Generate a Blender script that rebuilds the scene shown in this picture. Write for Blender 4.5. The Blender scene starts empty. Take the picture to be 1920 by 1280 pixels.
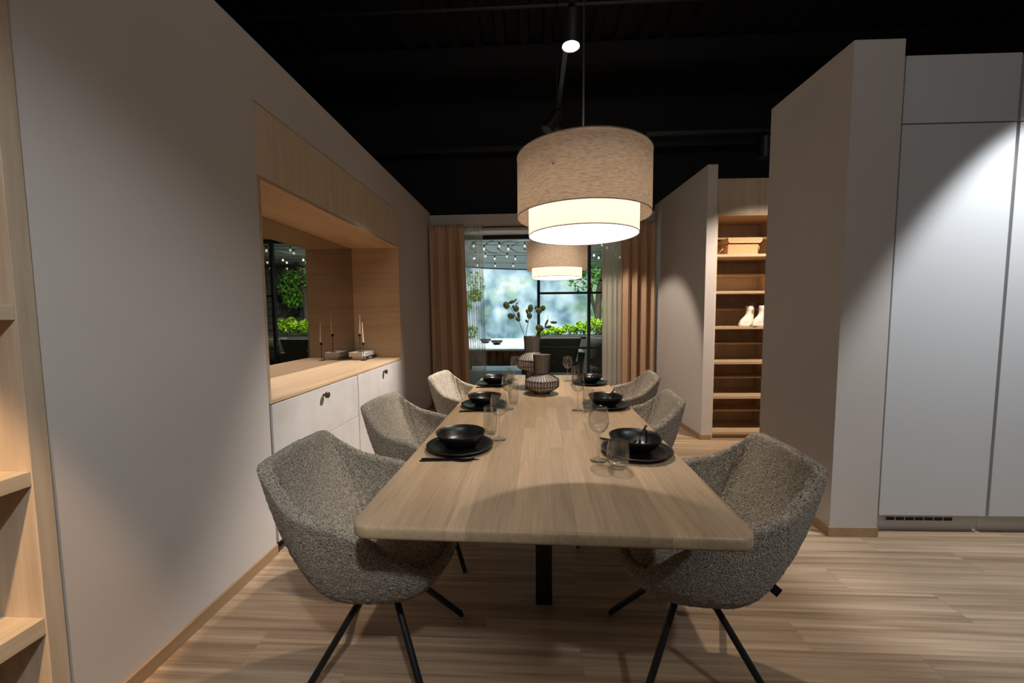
import bpy, bmesh, math, random
import numpy as np
from mathutils import Vector, Matrix, noise
rnd = random.Random(7)
PI = math.pi
S = bpy.context.scene
COL = S.collection
R_ = math.radians

# ------------------------------------------------------------------ camera
def add_camera():
    f, pitch, roll, yaw, H = 725., R_(4.03), R_(0.45), R_(2.95), 1.285
    fw = np.array([-math.sin(yaw)*math.cos(pitch), math.cos(yaw)*math.cos(pitch), -math.sin(pitch)])
    r = np.array([math.cos(yaw), math.sin(yaw), 0.0]); u = np.cross(r, fw)
    c, s = math.cos(roll), math.sin(roll)
    r2, u2 = c*r - s*u, s*r + c*u
    cam = bpy.data.cameras.new('camera'); o = bpy.data.objects.new('camera', cam); COL.objects.link(o)
    m = Matrix.Identity(4)
    for i in range(3):
        m[i][0] = r2[i]; m[i][1] = u2[i]; m[i][2] = -fw[i]
    m.translation = (0, 0, H)
    o.matrix_world = m
    cam.sensor_width = 36; cam.lens = f/1920*36; cam.clip_start = 0.02; cam.clip_end = 100
    S.camera = o
add_camera()

# ------------------------------------------------------------------ world, exposure, lights
W = bpy.data.worlds.new('world'); S.world = W; W.use_nodes = True
W.node_tree.nodes['Background'].inputs['Color'].default_value = (0.9, 0.92, 1.0, 1)
W.node_tree.nodes['Background'].inputs['Strength'].default_value = 0.035
vs = S.view_settings
vs.view_transform = 'Standard'; vs.look = 'None'; vs.gamma = 1.0; vs.use_curve_mapping = False
vs.exposure = 0.0

WARM = (1.0, 0.80, 0.60); MILD = (1.0, 0.86, 0.72); COOL = (0.90, 0.95, 1.0); NEUT = (1.0, 0.93, 0.86)
def spot(name, loc, aim, watts, angle, blend=0.25, color=WARM, size=0.03):
    l = bpy.data.lights.new(name, 'SPOT'); o = bpy.data.objects.new(name, l); COL.objects.link(o)
    l.energy = watts; l.spot_size = R_(angle); l.spot_blend = blend; l.color = color; l.shadow_soft_size = size
    o.location = loc
    o.rotation_euler = (Vector(aim)-Vector(loc)).to_track_quat('-Z', 'Y').to_euler()
    return o
def area(name, loc, aim, watts, sx, sy, color=NEUT):
    l = bpy.data.lights.new(name, 'AREA'); o = bpy.data.objects.new(name, l); COL.objects.link(o)
    l.shape = 'RECTANGLE'; l.size = sx; l.size_y = sy; l.energy = watts; l.color = color
    o.location = loc
    o.rotation_euler = (Vector(aim)-Vector(loc)).to_track_quat('-Z', 'Y').to_euler()
    return o
# the visible track head over the table, its neighbours on that track, and unseen spots off it
AMBER = (1.0, 0.64, 0.36)
spot('table_spot', (0.245, 2.50, 2.885), (0.12, 2.34, 0.76), 205, 68, 0.36, MILD, 0.03)
spot('sideboard_spot', (0.245, 3.72, 2.90), (-1.387, 3.0, 0.76), 580, 48, 0.75, NEUT, 0.03)
spot('curtain_spot', (0.245, 4.05, 2.90), (1.33, 4.95, 0.35), 150, 54, 0.35, MILD, 0.03)
spot('bookcase_spot', (-0.75, -0.7, 2.9), (-1.66, 0.66, 0.72), 400, 22, 0.3, AMBER, 0.04)
spot('wall_spot', (0.4, -0.9, 3.0), (-1.387, 1.22, 0.50), 185, 49, 0.9, COOL, 0.06)
spot('cabinet_spot', (2.80, 1.53, 3.05), (2.88, 2.27, 0.0), 275, 66, 0.38, COOL, 0.03)
spot('aisle_spot', (2.6, 2.9, 3.0), (2.1, 3.75, 0.8), 340, 74, 0.6, MILD, 0.03)
spot('near_spot', (1.9, -0.5, 3.0), (0.95, 1.35, 0.5), 75, 44, 0.9, COOL, 0.08)
area('hall_fill', (0.9, -1.3, 4.3), (0.1, 2.2, 1.2), 33, 3.0, 1.5, (1.0, 0.96, 0.91))  # unseen soft fill added for the ambient light of the hall
# unseen fill spots added to brighten the patio beyond the window
for k, x in enumerate((-1.0, 0.3, 1.5)):
    spot('patio_fill', (x, 7.3, 2.50), (x, 7.9, 0.0), 260, 110, 0.6, (0.95, 1.0, 1.0), 0.05)
spot('tree_fill', (-0.9, 7.7, 2.48), (-1.6, 9.4, 1.75), 220, 60, 0.6, (1.0, 0.98, 0.86), 0.05)  # added to brighten the garden tree behind the left sheer
spot('hedge_fill', (0.6, 7.0, 2.50), (1.45, 8.4, 1.2), 260, 86, 0.5, (1.0, 0.98, 0.85), 0.05)  # added to brighten the planter shrubs and the patio tree

# ------------------------------------------------------------------ materials
def lin(r, g, b):
    f = lambda c: (c/255/12.92) if c/255 <= 0.04045 else ((c/255+0.055)/1.055)**2.4
    return (f(r), f(g), f(b), 1)
def new_mat(name):
    m = bpy.data.materials.new(name); m.use_nodes = True
    nt = m.node_tree
    return m, nt, nt.nodes, nt.links, nt.nodes['Principled BSDF']
def bump(nt, height, strength, dist, bsdf):
    b = nt.nodes.new('ShaderNodeBump'); b.inputs['Strength'].default_value = strength; b.inputs['Distance'].default_value = dist
    nt.links.new(height, b.inputs['Height']); nt.links.new(b.outputs['Normal'], bsdf.inputs['Normal'])
def plain(name, col, rough=0.5, metal=0.0, spec=0.5, grain=0.0, gscale=300):
    m, nt, N, L, b = new_mat(name)
    b.inputs['Base Color'].default_value = col; b.inputs['Roughness'].default_value = rough
    b.inputs['Metallic'].default_value = metal; b.inputs['Specular IOR Level'].default_value = spec
    if grain:
        t = N.new('ShaderNodeTexCoord'); n = N.new('ShaderNodeTexNoise'); n.inputs['Scale'].default_value = gscale
        L.new(t.outputs['Object'], n.inputs['Vector']); bump(nt, n.outputs['Fac'], grain, 0.002, b)
    return m
def mottled(name, c1, c2, scale=3, rough=0.6, spec=0.3, grain=0.05):
    m, nt, N, L, b = new_mat(name)
    t = N.new('ShaderNodeTexCoord'); n = N.new('ShaderNodeTexNoise'); n.inputs['Scale'].default_value = scale; n.inputs['Detail'].default_value = 8
    r = N.new('ShaderNodeValToRGB'); r.color_ramp.elements[0].color = c1; r.color_ramp.elements[1].color = c2
    r.color_ramp.elements[0].position = 0.3; r.color_ramp.elements[1].position = 0.7
    L.new(t.outputs['Object'], n.inputs['Vector']); L.new(n.outputs['Fac'], r.inputs['Fac']); L.new(r.outputs['Color'], b.inputs['Base Color'])
    b.inputs['Roughness'].default_value = rough; b.inputs['Specular IOR Level'].default_value = spec
    n2 = N.new('ShaderNodeTexNoise'); n2.inputs['Scale'].default_value = 400; L.new(t.outputs['Object'], n2.inputs['Vector'])
    bump(nt, n2.outputs['Fac'], grain, 0.001, b)
    return m
def wood(name, dark, light, axis='Y', across=9.0, along=0.7, fine=70., rough=0.5, spec=0.35, vary=0.0, contrast=0.5, pores=0.35):
    m, nt, N, L, b = new_mat(name)
    t = N.new('ShaderNodeTexCoord'); oi = N.new('ShaderNodeObjectInfo')
    mul = N.new('ShaderNodeMath'); mul.operation = 'MULTIPLY'; mul.inputs[1].default_value = 37.0 if vary else 0.0
    L.new(oi.outputs['Random'], mul.inputs[0])
    add = N.new('ShaderNodeVectorMath'); add.operation = 'ADD'
    L.new(t.outputs['Object'], add.inputs[0]); L.new(mul.outputs[0], add.inputs[1])
    def mapped(a, c):
        mp = N.new('ShaderNodeMapping'); sc = [c, c, c]; sc['XYZ'.index(axis)] = a
        mp.inputs['Scale'].default_value = sc; L.new(add.outputs[0], mp.inputs['Vector']); return mp
    n1 = N.new('ShaderNodeTexNoise'); n1.inputs['Scale'].default_value = 1; n1.inputs['Detail'].default_value = 7; n1.inputs['Distortion'].default_value = 0.9
    L.new(mapped(along, across).outputs[0], n1.inputs['Vector'])
    n2 = N.new('ShaderNodeTexNoise'); n2.inputs['Scale'].default_value = 1; n2.inputs['Detail'].default_value = 4
    L.new(mapped(along*4, fine).outputs[0], n2.inputs['Vector'])
    mx = N.new('ShaderNodeMix'); mx.data_type = 'FLOAT'; mx.inputs['Factor'].default_value = pores
    L.new(n1.outputs['Fac'], mx.inputs['A']); L.new(n2.outputs['Fac'], mx.inputs['B'])
    r = N.new('ShaderNodeValToRGB'); e = r.color_ramp.elements
    e[0].position = 0.5-0.35*(1-contrast)-0.02; e[1].position = 0.5+0.35*(1-contrast)+0.02; e[0].color = dark; e[1].color = light
    L.new(mx.outputs['Result'], r.inputs['Fac'])
    out = r.outputs['Color']
    if vary:
        hsv = N.new('ShaderNodeHueSaturation'); mr = N.new('ShaderNodeMapRange')
        mr.inputs['To Min'].default_value = 1-vary; mr.inputs['To Max'].default_value = 1+vary
        L.new(oi.outputs['Random'], mr.inputs['Value']); L.new(mr.outputs['Result'], hsv.inputs['Value'])
        L.new(out, hsv.inputs['Color']); out = hsv.outputs['Color']
    L.new(out, b.inputs['Base Color']); b.inputs['Roughness'].default_value = rough; b.inputs['Specular IOR Level'].default_value = spec
    bump(nt, n2.outputs['Fac'], 0.12, 0.001, b)
    return m
def boucle(name, c1, c2):
    m, nt, N, L, b = new_mat(name)
    t = N.new('ShaderNodeTexCoord')
    n = N.new('ShaderNodeTexNoise'); n.inputs['Scale'].default_value = 210; n.inputs['Detail'].default_value = 3; n.inputs['Distortion'].default_value = 1.2
    v = N.new('ShaderNodeTexVoronoi'); v.inputs['Scale'].default_value = 170
    for q in (n, v): L.new(t.outputs['Object'], q.inputs['Vector'])
    r = N.new('ShaderNodeValToRGB'); r.color_ramp.elements[0].color = c1; r.color_ramp.elements[1].color = c2
    r.color_ramp.elements[0].position = 0.36; r.color_ramp.elements[1].position = 0.66
    L.new(n.outputs['Fac'], r.inputs['Fac']); L.new(r.outputs['Color'], b.inputs['Base Color'])
    b.inputs['Roughness'].default_value = 0.95; b.inputs['Specular IOR Level'].default_value = 0.1
    b.inputs['Sheen Weight'].default_value = 0.25; b.inputs['Sheen Roughness'].default_value = 0.5
    mx = N.new('ShaderNodeMath'); mx.operation = 'SUBTRACT'; L.new(n.outputs['Fac'], mx.inputs[0]); L.new(v.outputs['Distance'], mx.inputs[1])
    bump(nt, mx.outputs[0], 0.9, 0.004, b)
    return m
def emit(name, col, strength):
    m, nt, N, L, b = new_mat(name)
    b.inputs['Base Color'].default_value = col; b.inputs['Emission Color'].default_value = col; b.inputs['Emission Strength'].default_value = strength
    return m
def thin_glass(name, tint=(0.97, 0.98, 0.98, 1), edge=(0.72, 0.73, 0.74, 1), refl=0.10):
    m, nt, N, L, b = new_mat(name)
    N.remove(b); out = N['Material Output']
    tr = N.new('ShaderNodeBsdfTransparent'); gl = N.new('ShaderNodeBsdfGlossy'); gl.inputs['Roughness'].default_value = 0.05
    lw = N.new('ShaderNodeLayerWeight'); lw.inputs['Blend'].default_value = 0.5
    p5 = N.new('ShaderNodeMath'); p5.operation = 'POWER'; p5.inputs[1].default_value = 5.0; L.new(lw.outputs['Facing'], p5.inputs[0])
    fr = N.new('ShaderNodeMath'); fr.operation = 'MULTIPLY_ADD'; fr.inputs[1].default_value = 0.9; fr.inputs[2].default_value = refl; L.new(p5.outputs[0], fr.inputs[0])
    p3 = N.new('ShaderNodeMath'); p3.operation = 'POWER'; p3.inputs[1].default_value = 4.0; L.new(lw.outputs['Facing'], p3.inputs[0])
    mc = N.new('ShaderNodeMix'); mc.data_type = 'RGBA'; mc.inputs['A'].default_value = tint; mc.inputs['B'].default_value = edge
    L.new(p3.outputs[0], mc.inputs['Factor']); L.new(mc.outputs['Result'], tr.inputs['Color'])
    mx = N.new('ShaderNodeMixShader'); L.new(fr.outputs[0], mx.inputs[0]); L.new(tr.outputs[0], mx.inputs[1]); L.new(gl.outputs[0], mx.inputs[2])
    L.new(mx.outputs[0], out.inputs['Surface'])
    return m
def cloth(name, c1, c2, trans=0.35, clear=0.0, weave=500, axis=None, stretch=1.0):
    """woven cloth that lets some light through (translucent) and, if sheer, is partly open (clear)"""
    m, nt, N, L, b = new_mat(name); N.remove(b); out = N['Material Output']
    t = N.new('ShaderNodeTexCoord'); mp = N.new('ShaderNodeMapping'); mp.inputs['Scale'].default_value = (1, 1, stretch)
    n = N.new('ShaderNodeTexNoise'); n.inputs['Scale'].default_value = weave; n.inputs['Detail'].default_value = 4
    L.new(t.outputs['Object'], mp.inputs['Vector']); L.new(mp.outputs[0], n.inputs['Vector'])
    r = N.new('ShaderNodeValToRGB'); r.color_ramp.elements[0].color = c1; r.color_ramp.elements[1].color = c2
    r.color_ramp.elements[0].position = 0.35; r.color_ramp.elements[1].position = 0.65
    L.new(n.outputs['Fac'], r.inputs['Fac'])
    d = N.new('ShaderNodeBsdfDiffuse'); tl = N.new('ShaderNodeBsdfTranslucent')
    L.new(r.outputs['Color'], d.inputs['Color']); L.new(r.outputs['Color'], tl.inputs['Color'])
    mx = N.new('ShaderNodeMixShader'); mx.inputs[0].default_value = trans; L.new(d.outputs[0], mx.inputs[1]); L.new(tl.outputs[0], mx.inputs[2])
    bp = N.new('ShaderNodeBump'); bp.inputs['Strength'].default_value = 0.25; bp.inputs['Distance'].default_value = 0.001
    L.new(n.outputs['Fac'], bp.inputs['Height']); L.new(bp.outputs[0], d.inputs['Normal'])
    if clear:
        tp = N.new('ShaderNodeBsdfTransparent'); m2 = N.new('ShaderNodeMixShader'); m2.inputs[0].default_value = clear
        L.new(mx.outputs[0], m2.inputs[1]); L.new(tp.outputs[0], m2.inputs[2]); L.new(m2.outputs[0], out.inputs['Surface'])
    else:
        L.new(mx.outputs[0], out.inputs['Surface'])
    return m
def leafy(name, c1, c2, trans=0.3):
    m, nt, N, L, b = new_mat(name); N.remove(b); out = N['Material Output']
    t = N.new('ShaderNodeTexCoord'); n = N.new('ShaderNodeTexNoise'); n.inputs['Scale'].default_value = 14
    L.new(t.outputs['Object'], n.inputs['Vector'])
    r = N.new('ShaderNodeValToRGB'); r.color_ramp.elements[0].color = c1; r.color_ramp.elements[1].color = c2
    r.color_ramp.elements[0].position = 0.35; r.color_ramp.elements[1].position = 0.65
    L.new(n.outputs['Fac'], r.inputs['Fac'])
    d = N.new('ShaderNodeBsdfDiffuse'); tl = N.new('ShaderNodeBsdfTranslucent')
    L.new(r.outputs['Color'], d.inputs['Color']); L.new(r.outputs['Color'], tl.inputs['Color'])
    mx = N.new('ShaderNodeMixShader'); mx.inputs[0].default_value = trans; L.new(d.outputs[0], mx.inputs[1]); L.new(tl.outputs[0], mx.inputs[2])
    L.new(mx.outputs[0], out.inputs['Surface'])
    return m
def mural_mat():
    """backlit printed picture of a misty wood: soft out of focus blotches"""
    m, nt, N, L, b = new_mat('backlit_mural_print'); N.remove(b); out = N['Material Output']
    t = N.new('ShaderNodeTexCoord')
    n1 = N.new('ShaderNodeTexNoise'); n1.inputs['Scale'].default_value = 1.7; n1.inputs['Detail'].default_value = 2.2; n1.inputs['Distortion'].default_value = 0.15
    n2 = N.new('ShaderNodeTexNoise'); n2.inputs['Scale'].default_value = 2.8; n2.inputs['Detail'].default_value = 3; n2.inputs['Distortion'].default_value = 0.3
    L.new(t.outputs['Object'], n1.inputs['Vector']); L.new(t.outputs['Object'], n2.inputs['Vector'])
    r1 = N.new('ShaderNodeValToRGB'); e = r1.color_ramp.elements
    e[0].position = 0.34; e[0].color = lin(96, 132, 146); e[1].position = 0.66; e[1].color = lin(232, 246, 242)
    k = e.new(0.46); k.color = lin(158, 192, 206); k = e.new(0.56); k.color = lin(196, 226, 236)
    L.new(n1.outputs['Fac'], r1.inputs['Fac'])
    r2 = N.new('ShaderNodeValToRGB'); e = r2.color_ramp.elements
    e[0].position = 0.52; e[0].color = (0, 0, 0, 1); e[1].position = 0.66; e[1].color = (1, 1, 1, 1)
    L.new(n2.outputs['Fac'], r2.inputs['Fac'])
    sx = N.new('ShaderNodeSeparateXYZ'); L.new(t.outputs['Object'], sx.inputs[0])
    mr = N.new('ShaderNodeMapRange'); mr.inputs['From Min'].default_value = 0.9; mr.inputs['From Max'].default_value = 2.0
    mr.inputs['To Min'].default_value = 0.12; mr.inputs['To Max'].default_value = 0.75
    L.new(sx.outputs['Z'], mr.inputs['Value'])
    mu = N.new('ShaderNodeMath'); mu.operation = 'MULTIPLY'; L.new(mr.outputs['Result'], mu.inputs[0]); L.new(r2.outputs['Color'], mu.inputs[1])
    mx = N.new('ShaderNodeMix'); mx.data_type = 'RGBA'; mx.inputs['B'].default_value = lin(184, 214, 178)
    L.new(mu.outputs[0], mx.inputs['Factor']); L.new(r1.outputs['Color'], mx.inputs['A'])
    # the right-hand part of the print is leafy green
    n3 = N.new('ShaderNodeTexNoise'); n3.inputs['Scale'].default_value = 5.0; n3.inputs['Detail'].default_value = 5; L.new(t.outputs['Object'], n3.inputs['Vector'])
    r3 = N.new('ShaderNodeValToRGB'); e = r3.color_ramp.elements
    e[0].position = 0.36; e[0].color = lin(40, 66, 44); e[1].position = 0.66; e[1].color = lin(140, 188, 110)
    k = e.new(0.5); k.color = lin(84, 132, 66)
    L.new(n3.outputs['Fac'], r3.inputs['Fac'])
    gx = N.new('ShaderNodeMapRange'); gx.inputs['From Min'].default_value = 1.1; gx.inputs['From Max'].default_value = 1.9; L.new(sx.outputs['X'], gx.inputs['Value'])
    m3 = N.new('ShaderNodeMix'); m3.data_type = 'RGBA'; L.new(gx.outputs['Result'], m3.inputs['Factor'])
    L.new(mx.outputs['Result'], m3.inputs['A']); L.new(r3.outputs['Color'], m3.inputs['B']); mx = m3
    em = N.new('ShaderNodeEmission'); em.inputs['Strength'].default_value = 1.25
    L.new(mx.outputs['Result'], em.inputs['Color']); L.new(em.outputs[0], out.inputs['Surface'])
    return m

M = {}
M['wall'] = mottled('warm_grey_plaster', (0.56, 0.51, 0.47, 1), (0.59, 0.54, 0.50, 1), 2, 0.75, 0.2)
M['black'] = plain('black_hall_paint', (0.012, 0.012, 0.012, 1), 0.7, 0, 0.3)
M['deck'] = plain('black_roof_sheet', (0.014, 0.013, 0.013, 1), 0.5, 0, 0.4)
M['oakY'] = wood('oak_grain_along_wall', lin(182, 150, 116), lin(212, 182, 148), 'Y', 10, .6)
M['oakX'] = wood('oak_grain_across', lin(176, 146, 112), lin(206, 176, 142), 'X', 10, .6)
M['oakZ'] = wood('oak_grain_upright', lin(200, 176, 148), lin(224, 202, 176), 'Z', 14, .8)
M['skirting'] = wood('oak_skirting', lin(146, 118, 88), lin(172, 144, 112), 'Y', 10, .6)
M['ashZ'] = wood('pale_ash_upright', lin(172, 152, 128), lin(206, 188, 164), 'Z', 16, .8)
M['ashY'] = wood('pale_ash_along', lin(178, 158, 130), lin(212, 194, 166), 'Y', 16, .8)
M['stave'] = wood('beech_oak_stave', lin(182, 150, 116), lin(216, 188, 154), 'Y', 16, 1.4, 120, 0.42, 0.4, vary=0.14, pores=0.45)
M['plank'] = wood('pale_oak_plank', lin(128, 103, 78), lin(192, 166, 138), 'X', 20, .5, 80, 0.42, 0.4, vary=0.05, contrast=0.62, pores=0.35)
M['door_grey'] = mottled('light_concrete_laminate', (0.50, 0.46, 0.43, 1), (0.60, 0.56, 0.53, 1), 5, 0.5, 0.35, 0.02)
M['white_lacquer'] = plain('matt_white_lacquer', (0.60, 0.60, 0.60, 1), 0.42, 0, 0.4)
M['dark_gap'] = plain('dark_recess', (0.02, 0.018, 0.016, 1), 0.8)
M['aluminium'] = plain('brushed_aluminium', (0.55, 0.54, 0.53, 1), 0.35, 1.0)
M['steel_black'] = plain('black_powder_coat', (0.010, 0.010, 0.010, 1), 0.45, 0, 0.4)
M['bronze'] = plain('bronze_knob', lin(96, 72, 54), 0.4, 0.7)
M['mirror'] = plain('tinted_mirror', (0.50, 0.48, 0.46, 1), 0.01, 1.0)
M['boucle'] = boucle('grey_boucle', lin(96, 85, 70), lin(212, 199, 178))
M['ceramic_black'] = plain('matt_black_stoneware', (0.010, 0.010, 0.010, 1), 0.33, 0, 0.6, 0.03, 500)
M['cutlery'] = plain('black_steel_cutlery', (0.02, 0.02, 0.02, 1), 0.28, 0.6)
M['glass'] = thin_glass('clear_drinking_glass')
M['pane'] = thin_glass('window_pane', (0.96, 0.98, 0.97, 1), (0.8, 0.85, 0.84, 1), 0.03)
M['vase'] = plain('taupe_ceramic', lin(196, 186, 176), 0.45, 0, 0.4)
M['vase_rib'] = plain('black_rib_glaze', (0.008, 0.008, 0.008, 1), 0.35)
M['drape'] = cloth('brown_drape_cloth', lin(198, 164, 134), lin(216, 184, 153), 0.12, 0.0, 600)
M['sheer'] = cloth('sheer_voile', lin(206, 198, 184), lin(226, 218, 206), 0.5, 0.60, 500)
M['sheer_lit'] = cloth('lit_voile', lin(222, 212, 198), lin(240, 232, 220), 0.4, 0.22, 500)  # same voile as the left; room light put in as lighter, denser cloth
M['shade'] = cloth('linen_shade_cloth', lin(172, 155, 138), lin(208, 191, 172), 0.50, 0.0, 46, None, 7.0)
M['shade_in'] = cloth('white_shade_cloth', lin(190, 184, 176), lin(198, 192, 184), 0.36, 0.0, 200)
M['lamp_glow'] = emit('lit_lamp_diffuser', (1.0, 0.94, 0.86, 1), 2.5)
M['lens_glow'] = emit('lit_spot_lens', (1.0, 0.96, 0.9, 1), 14.0)
M['bulb_glow'] = emit('lit_festoon_bulb', (1.0, 0.86, 0.66, 1), 0.95)
M['leaf'] = leafy('eucalyptus_leaf', lin(92, 106, 78), lin(140, 150, 112), 0.25)
M['stem'] = plain('grey_green_stem', lin(92, 98, 78), 0.6)
M['hedge'] = leafy('bright_green_leaf', lin(86, 136, 30), lin(176, 206, 66))
M['tree_leaf'] = leafy('tree_green_leaf', lin(58, 112, 44), lin(120, 176, 70))
M['bark'] = mottled('dark_bark', lin(38, 34, 30), lin(70, 62, 54), 20, 0.8)
M['candle'] = plain('cream_wax', lin(216, 190, 160), 0.5, 0, 0.4)
M['paper'] = plain('book_pages', lin(206, 190, 170), 0.7)
M['white_cover'] = plain('white_book_cover', lin(224, 222, 218), 0.5)
M['black_cover'] = plain('black_book_cover', (0.015, 0.013, 0.012, 1), 0.45)
M['grey_print'] = plain('grey_spine_print', lin(110, 108, 108), 0.6)
M['white_print'] = plain('white_spine_print', lin(230, 230, 230), 0.6)
M['wicker'] = mottled('woven_wicker', lin(176, 128, 88), lin(212, 166, 120), 120, 0.7)
M['wicker_trim'] = plain('pale_trim_band', lin(220, 186, 146), 0.6)
M['boot'] = mottled('cream_leather', lin(222, 208, 192), lin(240, 230, 218), 12, 0.5)
M['elastic'] = plain('tan_elastic', lin(170, 130, 104), 0.8)
M['rope'] = plain('jute_rope', lin(206, 172, 138), 0.8)
M['stone'] = mottled('dark_stone', (0.03, 0.032, 0.026, 1), (0.07, 0.072, 0.06, 1), 30, 0.85)
M['planter'] = plain('dark_planter', (0.03, 0.03, 0.024, 1), 0.6)
M['olive'] = plain('dark_olive_cloth', (0.05, 0.055, 0.04, 1), 0.9)
M['terrace'] = mottled('pale_paving', (0.50, 0.52, 0.54, 1), (0.60, 0.62, 0.64, 1), 6, 0.5)
M['deckboard'] = plain('dark_decking', (0.05, 0.048, 0.045, 1), 0.6)
M['canopy'] = plain('pale_canopy_board', (0.30, 0.32, 0.31, 1), 0.55)
M['white_top'] = plain('white_patio_tabletop', (0.80, 0.82, 0.84, 1), 0.25, 0, 0.6)
M['teak'] = wood('brown_teak_slat', lin(84, 50, 28), lin(150, 92, 50), 'Z', 30, 3)
M['mural'] = mural_mat()
M['grey_hem'] = plain('grey_hem', lin(120,112,104), .6)

# ------------------------------------------------------------------ mesh helpers
class MB:
    def __init__(self): self.v = []; self.f = []
    def add(self, vs, fs):
        o = len(self.v); self.v += [tuple(map(float, p)) for p in vs]; self.f += [tuple(i+o for i in q) for q in fs]; return self
    def box(self, x0, x1, y0, y1, z0, z1):
        return self.add([(x0,y0,z0),(x1,y0,z0),(x1,y1,z0),(x0,y1,z0),(x0,y0,z1),(x1,y0,z1),(x1,y1,z1),(x0,y1,z1)],
                        [(0,3,2,1),(4,5,6,7),(0,1,5,4),(1,2,6,5),(2,3,7,6),(3,0,4,7)])
    def prism(self, poly, z0, z1):
        n = len(poly)
        return self.add([(x,y,z0) for x,y in poly]+[(x,y,z1) for x,y in poly],
                        [tuple(range(n-1,-1,-1)), tuple(range(n,2*n))]+[(i,(i+1)%n,n+(i+1)%n,n+i) for i in range(n)])
    def loops(self, loops, closed=True, cap0=False, cap1=False):
        n = len(loops[0]); vs = [p for l in loops for p in l]; fs = []
        for k in range(len(loops)-1):
            for i in range(n if closed else n-1):
                j = (i+1) % n; fs.append((k*n+i, k*n+j, (k+1)*n+j, (k+1)*n+i))
        if cap0: fs.append(tuple(range(n-1,-1,-1)))
        if cap1: fs.append(tuple((len(loops)-1)*n+i for i in range(n)))
        return self.add(vs, fs)
    def lathe(self, prof, seg=32, c=(0,0,0), cap0=True, cap1=False):
        L = [[(c[0]+r*math.cos(2*PI*i/seg), c[1]+r*math.sin(2*PI*i/seg), c[2]+z) for i in range(seg)] for r, z in prof]
        return self.loops(L, True, cap0 and prof[0][0] > 1e-6, cap1)
    def tube(self, pts, rad, seg=8, caps=True):
        P = [Vector(p) for p in pts]; rs = rad if isinstance(rad, (list, tuple)) else [rad]*len(P)
        L = []; ref = None
        for i, p in enumerate(P):
            d = (P[min(i+1, len(P)-1)]-P[max(i-1, 0)]).normalized()
            if ref is None:
                ref = Vector((0,0,1)) if abs(d.z) < .9 else Vector((1,0,0))
            a = (ref - d*ref.dot(d)).normalized(); ref = a; b = d.cross(a)
            L.append([tuple(p+rs[i]*(math.cos(2*PI*k/seg)*a+math.sin(2*PI*k/seg)*b)) for k in range(seg)])
        return self.loops(L, True, caps, caps)
    def mesh(self, name, mat, smooth=False):
        me = bpy.data.meshes.new(name); me.from_pydata(self.v, [], self.f); me.update()
        bm = bmesh.new(); bm.from_mesh(me); bmesh.ops.recalc_face_normals(bm, faces=bm.faces); bm.to_mesh(me); bm.free()
        if mat: me.materials.append(mat)
        if smooth:
            me.polygons.foreach_set('use_smooth', [True]*len(me.polygons))
        return me
def tag(o, label=None, cat=None, group=None, kind=None):
    for k, v in (('label', label), ('category', cat), ('group', group), ('kind', kind)):
        if v: o[k] = v
    return o
def link(name, me, parent=None, loc=None, rotz=None):
    o = bpy.data.objects.new(name, me); COL.objects.link(o)
    if parent: o.parent = parent
    if loc: o.location = loc
    if rotz is not None: o.rotation_euler = (0, 0, rotz)
    return o
def ob(name, mb, mat, parent=None, smooth=False, bev=0, loc=None, rotz=None, seg=2, auto=None):
    o = link(name, mb.mesh(name, mat, smooth), parent, loc, rotz)
    if bev:
        b = o.modifiers.new('bevel', 'BEVEL'); b.width = bev; b.segments = seg; b.limit_method = 'ANGLE'; b.angle_limit = R_(40)
    if auto:
        o.data.polygons.foreach_set('use_smooth', [True]*len(o.data.polygons))
        bm = bmesh.new(); bm.from_mesh(o.data)
        for e in bm.edges:
            if len(e.link_faces) == 2 and e.calc_face_angle(0) > R_(auto): e.smooth = False
        bm.to_mesh(o.data); bm.free()
    return o
def empty(name, loc, rotz=0, label=None, cat=None, group=None, kind=None):
    o = bpy.data.objects.new(name, None); COL.objects.link(o); o.location = loc; o.rotation_euler = (0, 0, rotz); o.empty_display_size = .05
    return tag(o, label, cat, group, kind)
def struct(name, mb, mat, parent=None, bev=0, loc=None, rotz=None):
    o = ob(name, mb, mat, parent, False, bev, loc, rotz)
    if not parent: o['kind'] = 'structure'
    return o
def dup(root, loc, rotz, label=None, group=None):
    r = root.copy(); COL.objects.link(r); r.location = loc; r.rotation_euler = (0, 0, rotz)
    if label: r['label'] = label
    if group: r['group'] = group
    for ch in list(root.children):
        c = ch.copy(); COL.objects.link(c); c.parent = r
        for g in ch.children:
            d = g.copy(); COL.objects.link(d); d.parent = c
    return r
def rot2(x, y, a): return (x*math.cos(a)-y*math.sin(a), x*math.sin(a)+y*math.cos(a))

# ================================================================== SETTING
XW = -1.387
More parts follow.
